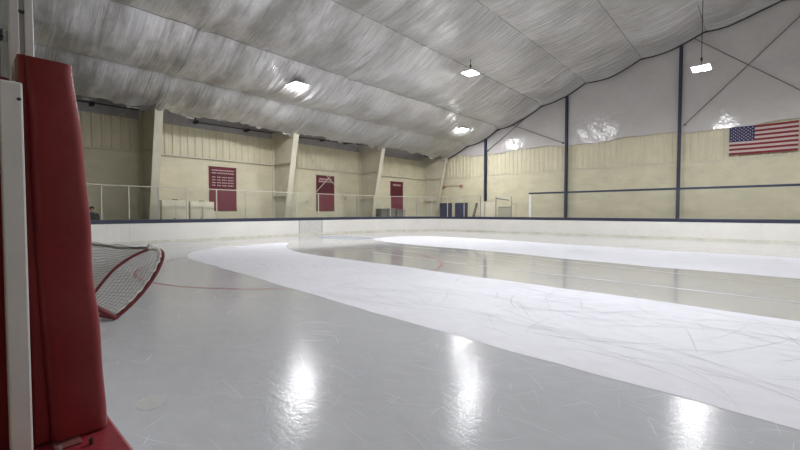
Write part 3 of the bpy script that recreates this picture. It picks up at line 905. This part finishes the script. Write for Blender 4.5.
# person behind the glass at far left (mostly hidden by the red pad)
def person():
    px, py, z0 = -26.45, 4.86, .14
    t = thing('person', 'person with dark hair in a dark jacket standing behind the left glass', 'person', (px,py,z0))
    bm = bmesh.new()
    J = {}
    def V(n, x, y, z): J[n] = bm.verts.new((px+x, py+y, z0+z))
    V('pel',0,0,.97); V('wai',.0,0,1.12); V('che',.0,0,1.36); V('nek',.0,0,1.53); V('hd0',.015,0,1.63); V('hd1',.02,0,1.78)
    for s,n in ((1,'l'),(-1,'r')):
        V('sh'+n,0,s*.19,1.46); V('el'+n,-.03,s*.25,1.17); V('wr'+n,.12,s*.20,.97); V('ha'+n,.19,s*.18,.93)
        V('hi'+n,0,s*.10,.92); V('kn'+n,.02,s*.11,.50); V('an'+n,-.02,s*.12,.08); V('to'+n,.16,s*.14,.03)
    E = [('pel','wai'),('wai','che'),('che','nek'),('nek','hd0'),('hd0','hd1')]
    for n in 'lr': E += [('che','sh'+n),('sh'+n,'el'+n),('el'+n,'wr'+n),('wr'+n,'ha'+n),('pel','hi'+n),('hi'+n,'kn'+n),('kn'+n,'an'+n),('an'+n,'to'+n)]
    for a,b in E: bm.edges.new((J[a],J[b]))
    me = bpy.data.meshes.new('body'); bm.verts.index_update()
    names = [n for n in J]
    bm.to_mesh(me); bm.free()
    o = bpy.data.objects.new('body', me); COL.objects.link(o); o.parent = t
    o.matrix_parent_inverse = Matrix.Translation(t.location).inverted()
    sk = o.modifiers.new('skin','SKIN')
    rad = {'pel':.14,'wai':.13,'che':.15,'nek':.06,'hd0':.085,'hd1':.09,'sh':.075,'el':.05,'wr':.032,'ha':.035,'hi':.09,'kn':.06,'an':.045,'to':.035}
    for i,n in enumerate(names):
        r = rad[n] if n in rad else rad[n[:2]]
        me.skin_vertices[0].data[i].radius = (r, r)
        me.skin_vertices[0].data[i].use_root = (n=='pel')
    ss_ = o.modifiers.new('sub','SUBSURF'); ss_.levels = 2; ss_.render_levels = 2
    me.materials.append(M_skin)
    def ball(name, c, rad_, m, cut=None):
        bm = bmesh.new(); bmesh.ops.create_uvsphere(bm, u_segments=20, v_segments=14, radius=1)
        for v in bm.verts: v.co = Vector((px+c[0]+v.co.x*rad_[0], py+c[1]+v.co.y*rad_[1], z0+c[2]+v.co.z*rad_[2]))
        if cut:
            bmesh.ops.delete(bm, geom=[v for v in bm.verts if cut(v.co)], context='VERTS')
        k = MB(); k.from_bm(bm); return k.build(name, m, t, smooth=True)
    ball('hair', (-.005,0,1.755), (.125,.108,.125), M_hair, lambda c: c.x > px+.075 and c.z < z0+1.80)
    # jacket: torso shell and sleeves in one mesh
    k = MB()
    rings = []
    prof = [(.90,.19,.16),(1.0,.20,.165),(1.15,.19,.155),(1.3,.215,.165),(1.42,.225,.15),(1.50,.15,.11),(1.55,.085,.085)]
    n = 20
    for (z,ry,rx) in prof: rings.append([(px+rx*math.cos(2*PI*i/n), py+ry*math.sin(2*PI*i/n), z0+z) for i in range(n)])
    vs = [v for r in rings for v in r]
    k.add(vs, [(j*n+i, j*n+(i+1)%n, (j+1)*n+(i+1)%n, (j+1)*n+i) for j in range(len(prof)-1) for i in range(n)])
    for s in (1,-1):
        k.tube([(px,py+s*.15,z0+1.45),(px-.01,py+s*.235,z0+1.40),(px-.03,py+s*.265,z0+1.17),(px+.10,py+s*.21,z0+.99)], .088, 10, r1=.058)
    k.build('jacket', M_jacket, t, smooth=True)
    k = MB()
    for s in (1,-1):
        k.tube([(px,py+s*.10,z0+.95),(px+.02,py+s*.11,z0+.50),(px-.02,py+s*.12,z0+.10)], .115, 12, r1=.075)
    k.build('trousers', M_jacket, t, smooth=True)
    for s in (1,-1):
        ball('shoe', (.05,s*.13,.045), (.15,.055,.045), M_dark)
        ball('eye', (.105,s*.035,1.735), (.012,.014,.009), M_dark)
        ball('ear', (.015,s*.098,1.725), (.022,.014,.034), M_skin)
    ball('nose', (.118,0,1.70), (.022,.016,.026), M_skin)
    ball('mouth', (.105,0,1.655), (.012,.028,.007), M_redbox)
person()

# ------------------------------------------- things behind the far corner
t = thing('partition', 'cream partition panel with an upright edge post below the far left navy column', 'partition', (-19.2,33.8,.14))
k = MB(); k.box(-20.15,-18.45,33.8,33.86,.14,2.68); k.build('panel', M_cab, t)
k = MB(); k.rbox(-19.62,-19.50,33.72,33.80,.14,2.74,.01); k.build('edge_post', M_aluw, t)
k = MB(); k.box(-20.15,-18.45,33.78,33.88,2.68,2.73); k.build('top_trim', M_aluw, t)
t = thing('folding_ladder', 'dark folded ladder leaning beside the cream partition', 'ladder', (-20.7,34.3,.14))
def lpt(u, z): return (-21.35+u+(z-.14)*.14, 33.95+(z-.14)*.22, z)
for u in (.06,.28):
    k = MB(); k.tube([lpt(u*1.0,.14),lpt(u*.55+.08,2.6)], .045, 6); k.build('rail', M_dark, t)
for i in range(7):
    z = .45+.3*i; f = (z-.14)/2.46
    k = MB(); k.tube([lpt(.08*f,z),lpt(.34-(.34-.267)*f,z)], .03, 6); k.build('rung', M_dark, t)
t = thing('tube_gate', 'grey tubular gate frame with a slanted top bar behind the far corner boards', 'gate', (-17,32.2,.14))
for x,zt in ((-17.5,3.05),(-16.02,3.05)):
    k = MB(); k.tube([(x,32.2,.14),(x,32.2,zt)], .035, 8); k.build('post', M_galv, t)
k = MB(); k.tube([(-17.5,32.2,2.92),(-16.25,32.2,2.72)], .045, 8); k.build('top_bar', M_rod, t)
k = MB(); k.tube([(-17.5,32.2,3.02),(-16.02,32.2,3.02)], .015, 6); k.build('cross_wire', M_galv, t)
k = MB(); k.box(-17.28,-16.06,32.19,32.21,.2,2.12); k.build('infill_panel', mat('grey_beige_panel', (.50,.47,.37), .5), t)
k = MB(); k.tube([(-17.3,32.2,2.14),(-16.02,32.2,2.14)], .03, 8); k.build('mid_bar', M_galv, t)
k = MB(); k.tube([(-16.0,32.2,2.42),(-15.6,32.2,2.42),(-15.6,32.2,.14)], .025, 8); k.build('side_bar', M_galv, t)

# --------------------------------------------------------- high bay lights
def high_bay(x, y, z, label, zc):
    t = thing('high_bay_light', label, 'light', (x,y,z), 'high bay lights')
    k = MB(); k.rbox(x-.38,x+.38,y-.44,y+.44,z+.03,z+.13,.02); k.build('housing', M_white, t)
    for s in (-1,1):
        k = MB(); cx_ = x+s*.20
        a, b_, c_, d_ = .18, .45, .09, .36
        vs = [(cx_-a,y-b_,z+.03),(cx_+a,y-b_,z+.03),(cx_+a,y+b_,z+.03),(cx_-a,y+b_,z+.03),(cx_-c_,y-d_,z-.012),(cx_+c_,y-d_,z-.012),(cx_+c_,y+d_,z-.012),(cx_-c_,y+d_,z-.012)]
        k.add(vs, [(0,1,2,3)], 0); k.add(vs, [(7,6,5,4),(0,4,5,1),(1,5,6,2),(2,6,7,3),(3,7,4,0)], 1)
        k.build('lens', [M_white, M_lens], t)
    k = MB(); k.rbox(x-.12,x+.12,y-.18,y+.18,z+.13,z+.22,.02); k.build('driver_box', M_galv, t)
    k = MB(); k.tube([(x,y,z+.22),(x,y,zc)], .018, 6); c = k.build('cable', M_dark, t)
    k = MB(); k.rbox(x-.05,x+.05,y-.05,y+.05,z+.42,z+.58,.02); k.build('hook', M_dark, c)
    return t
lights = [(-20,13.45,9.0,'high bay light over the left side, nearest of the left row'),
          (-20,30.6,9.05,'high bay light at the far end, lowest in the picture'),
          (-14,22.3,10.55,'high bay light on a short cable near the middle of the picture'),
          (-2.45,26.2,9.15,'high bay light on a long dark cable in front of the end wall')]
for (x,y,z,l) in lights: high_bay(x,y,z,l, roof_z(x)-.12)
# lights of the same rows outside the picture
for i,(x,y,z) in enumerate([(-2.45,9,9.15),(8.45,26.2,9.15),(20,22.3,10.5),(26,13.5,9.0)]):
    high_bay(x,y,z,'high bay light of the same rows, outside the picture', roof_z(x)-.12)

# --------------------------------------------------------------- hockey goal
G = thing('hockey_goal', 'red hockey goal tipped over on the ice beside the red pad', 'hockey goal', (-7.5,1.64,0))
ax = Vector((-1.55,-.72,.06)); 
def pl(y,z): return Vector((-7.5,y,z))
rp = .032
def bez(P, n=16):
    """Catmull-Rom through points"""
    P = [Vector(p) for p in P]; Q = [P[0]*2-P[1]]+P+[P[-1]*2-P[-2]]
    out = []
    for i in range(1,len(Q)-2):
        for k in range(n):
            t = k/n
            out.append(.5*((2*Q[i])+(-Q[i-1]+Q[i+1])*t+(2*Q[i-1]-5*Q[i]+4*Q[i+1]-Q[i+2])*t*t+(-Q[i-1]+3*Q[i]-3*Q[i+1]+Q[i+2])*t**3))
    out.append(P[-1]); return out
post = bez([pl(1.64,.035),pl(1.83,.19),pl(2.03,.40),pl(2.21,.66),pl(2.31,.88),pl(2.325,1.0),pl(2.27,1.07),pl(2.16,1.10)], 5)
curve = bez([pl(2.16,1.10),pl(1.90,.99),pl(1.66,.82),pl(1.49,.62),pl(1.36,.44),pl(1.27,.36)], 5)
base = [pl(1.64,.035),pl(1.27,.36)]
B0 = pl(2.16,1.10); E0 = pl(1.27,.36); A0 = pl(1.64,.035)
axB = Vector((-1.55,-.80,.17)); 
AX = Vector((-1.6,-.78,.10))
AXB = AX + Vector((0,0,.05))
# pipes
k = MB(); k.tube(post, rp, 10); k.build('post', M_redpipe, G, smooth=True)
k = MB(); k.tube([p+AX for p in post], rp, 10); k.build('post', M_redpipe, G, smooth=True)
k = MB(); k.tube(curve, .022, 8); k.build('rear_frame', M_redpipe, G, smooth=True)
k = MB(); k.tube([p+AX for p in curve], .022, 8); k.build('rear_frame', M_redpipe, G, smooth=True)
k = MB(); k.tube(base, .045, 10); k.build('side_bar', M_redpipe, G, smooth=True)
k = MB(); k.tube([p+AX for p in base], .045, 10); k.build('side_bar', M_redpipe, G, smooth=True)
k = MB(); k.tube([A0, A0+AX], rp, 10); k.build('crossbar', M_redpipe, G, smooth=True)
k = MB(); k.tube([E0, E0+AX], .03, 10); k.build('rear_bar', M_redpipe, G, smooth=True)
k = MB(); nb = 24
k.tube([B0+AX*i/nb+Vector((0,0,-.05*math.sin(PI*i/nb)+random.uniform(-.006,.006))) for i in range(nb+1)], .022, 6); k.build('net_rope', M_rope, G, smooth=True)
# white lacing along the near post, inside of the pipe
lac = []
for i,p in enumerate(post[2:]):
    t_ = i/(len(post)-3)
    inn = Vector((.012, -.046, .030))
    lac.append(p+inn*(1+.25*math.sin(i*2.1)))
k = MB()
for i in range(len(lac)-1):
    f = i/(len(lac)-1)
    k.tube([lac[i],lac[i+1]], .015+.030*f*f+random.uniform(-.005,.006), 7)
k.build('lacing', M_lace, G, smooth=True)
# nets
def net(fn, nu, nv, name, r=.0042):
    k = MB()
    for i in range(nu+1):
        pts = [fn(i/nu, j/(nv*2)) for j in range(nv*2+1)]
        if (pts[0]-pts[-1]).length > .04: k.tube(pts, r, 4, cap=False)
    for j in range(nv+1):
        pts = [fn(i/(nu*2), j/nv) for i in range(nu*2+1)]
        if (pts[0]-pts[-1]).length > .04: k.tube(pts, r, 4, cap=False)
    return k.build(name, M_cord, G, recalc=False)
def interp(P, t):
    f = t*(len(P)-1); i = min(len(P)-2,int(f)); return P[i]+(P[i+1]-P[i])*(f-i)
cE = curve[::-1]+[]           # E -> B
def side(off):
    def fn(u, v):
        a = interp(post, u)      # A -> B along post
        b = interp(cE, u)        # E -> B along rear frame
        p = a+(b-a)*v+off
        p.x += .05*math.sin(PI*v)*math.sin(PI*u)
        return p
    return fn
net(side(Vector()), 26, 12, 'side_net')
net(side(AX), 26, 12, 'side_net')
def back(u, v):
    p = interp(curve, u)+AX*v
    s_ = math.sin(PI*v)
    return p+Vector((0,.02,-.12))*s_*math.sin(PI*min(1,u*1.05+.02)) + Vector((0,0,.012*math.sin(u*37+v*20)))
net(back, 26, 38, 'back_net')

# ----------------------------------------------- near stanchion and red pad
def loft(levels, n_corner=5):
    """levels: (z, x0, x1, y0, y1, r): rounded rectangles stacked"""
    k = MB(); rings = []
    for (z,x0,x1,y0,y1,r) in levels:
        ring = []
        for (cx,cy,a0) in ((x1-r,y1-r,0),(x0+r,y1-r,PI/2),(x0+r,y0+r,PI),(x1-r,y0+r,1.5*PI)):
            for i in range(n_corner+1):
                a = a0+PI/2*i/n_corner
                ring.append((cx+r*math.cos(a), cy+r*math.sin(a), z))
        rings.append(ring)
    n = len(rings[0]); vs = [v for r in rings for v in r]
    fs = [(j*n+i, j*n+(i+1)%n, (j+1)*n+(i+1)%n, (j+1)*n+i) for j in range(len(rings)-1) for i in range(n)]
    fs += [tuple(range(n))[::-1], tuple((len(rings)-1)*n+i for i in range(n))]
    k.add(vs, fs); return k
pad = thing('post_pad', 'tall red vinyl pad wrapped round the near glass post', 'pad', (-1.33,.18,1.105))
lv = []
for i in range(41):
    f = i/40
    z = 1.112+(2.080-1.112)*f
    w = .004*math.sin(f*11)+.003*math.sin(f*23+1)
    y0 = .150-.028*f-.006*math.sin(PI*f)+w*.3; y1 = .268-.050*f+.004*math.sin(PI*f*1.2)+w*.4
    lv.append((z, -1.445+.0*f, -1.325+w, y0, y1, .022 if i not in (0,40) else .018))
k = loft(lv); k.build('front_cushion', M_redpad, pad, smooth=True)
lv = []
for i in range(21):
    f = i/20; z = 1.112+(2.084-1.112)*f
    lv.append((z, -1.425, -1.345, .114-.006*f+.002*math.sin(f*9), .156-.012*f, .010))
k = loft(lv); k.build('side_cushion', M_redpad, pad, smooth=True)
# fold of vinyl at the foot
k = MB(); k.rbox(-1.34,-1.285,.150,.205,1.106,1.110,.002); k.build('foot_flap', mat('pad_lining', (.22,.07,.07), .6), pad)
for (x,y) in ((-1.275,.158),(-1.262,.219)):
    k = MB(); k.tube([(x,y,1.106),(x,y,1.121)], .005, 8); k.build('snap', M_galv if y<.2 else M_dark, pad)
# second pad behind the white strip
k = loft([(1.112+(2.03-1.112)*i/12, -1.44, -1.38, -.25, .098, .02) for i in range(13)])
bp = tag(k.build('rail_pad', M_redpad, smooth=True), 'red vinyl pad behind the white strip at the left edge', 'pad')
# white strip
k = MB(); 
k.rbox(-1.335,-1.30,.073,.113,1.106,2.005,.004)
ws = tag(k.build('post_cover', M_white), 'white flat upright strip in front of the red pads at the left edge', 'post')
k = MB(); k.tube([(-1.2985,.106,1.965),(-1.301,.106,1.965)], .004, 8); k.build('screw', M_dark, ws)
# stanchion and pane
st = thing('stanchion', 'aluminium glass post rising out of the tall red pad', 'post', (-1.45,.125,1.105))
k = MB(); k.box(-1.475,-1.455,.119,.139,1.106,2.9); k.build('channel_web', M_galv, st)
for y in (.114,.142):
    k = MB(); k.rbox(-1.50,-1.45,y-.009,y+.009,1.106,2.9,.002); k.build('channel_flange', M_alu, st)
for z in (2.225,2.55):
    k = MB(); k.box(-1.458,-1.449,.122,.134,z-.003,z+.003); k.build('clip', M_dark, st)
gp = thing('glass_shield', 'clear glass pane left of the near aluminium post', 'glass', (-2.2,.13,1.105))
k = MB(); k.box(-2.02,-1.51,.124,.136,1.106,2.9); k.build('pane', M_glass, gp)
k = MB(); k.box(-3.2,-2.035,.124,.136,1.106,2.9); k.build('pane', M_glass, gp)
k = MB(); k.box(-2.034,-2.021,.122,.138,1.106,2.9); k.build('joint_strip', M_seal, gp)
# dark bracket seen through the glass
k = MB(); k.rbox(-1.95,-1.90,.095,.124,2.285,2.315,.006); k.tube([(-1.95,.02,2.292),(-1.92,.10,2.298)], .012, 8)
k.build('bracket', M_dark, gp)

# ------------------------------------------------------------------- camera
cam = bpy.data.cameras.new('camera'); cam.sensor_width = 36; cam.lens = 18.0
cam.clip_start = .02; cam.clip_end = 300
co = bpy.data.objects.new('camera', cam); COL.objects.link(co)
co.location = (0,0,1.7)
co.rotation_euler = (PI/2-math.atan(13/400), 0, math.radians(42))
scene.camera = co

# -------------------------------------------------------------------- world
w = bpy.data.worlds.new('world'); scene.world = w; w.use_nodes = True
w.node_tree.nodes['Background'].inputs['Color'].default_value = (.5,.5,.55,1)
w.node_tree.nodes['Background'].inputs['Strength'].default_value = .02

vs_ = scene.view_settings
scene.display_settings.display_device = 'sRGB'
vs_.view_transform = 'Standard'; vs_.look = 'None'; vs_.gamma = 1; vs_.use_curve_mapping = False
vs_.exposure = 0.42
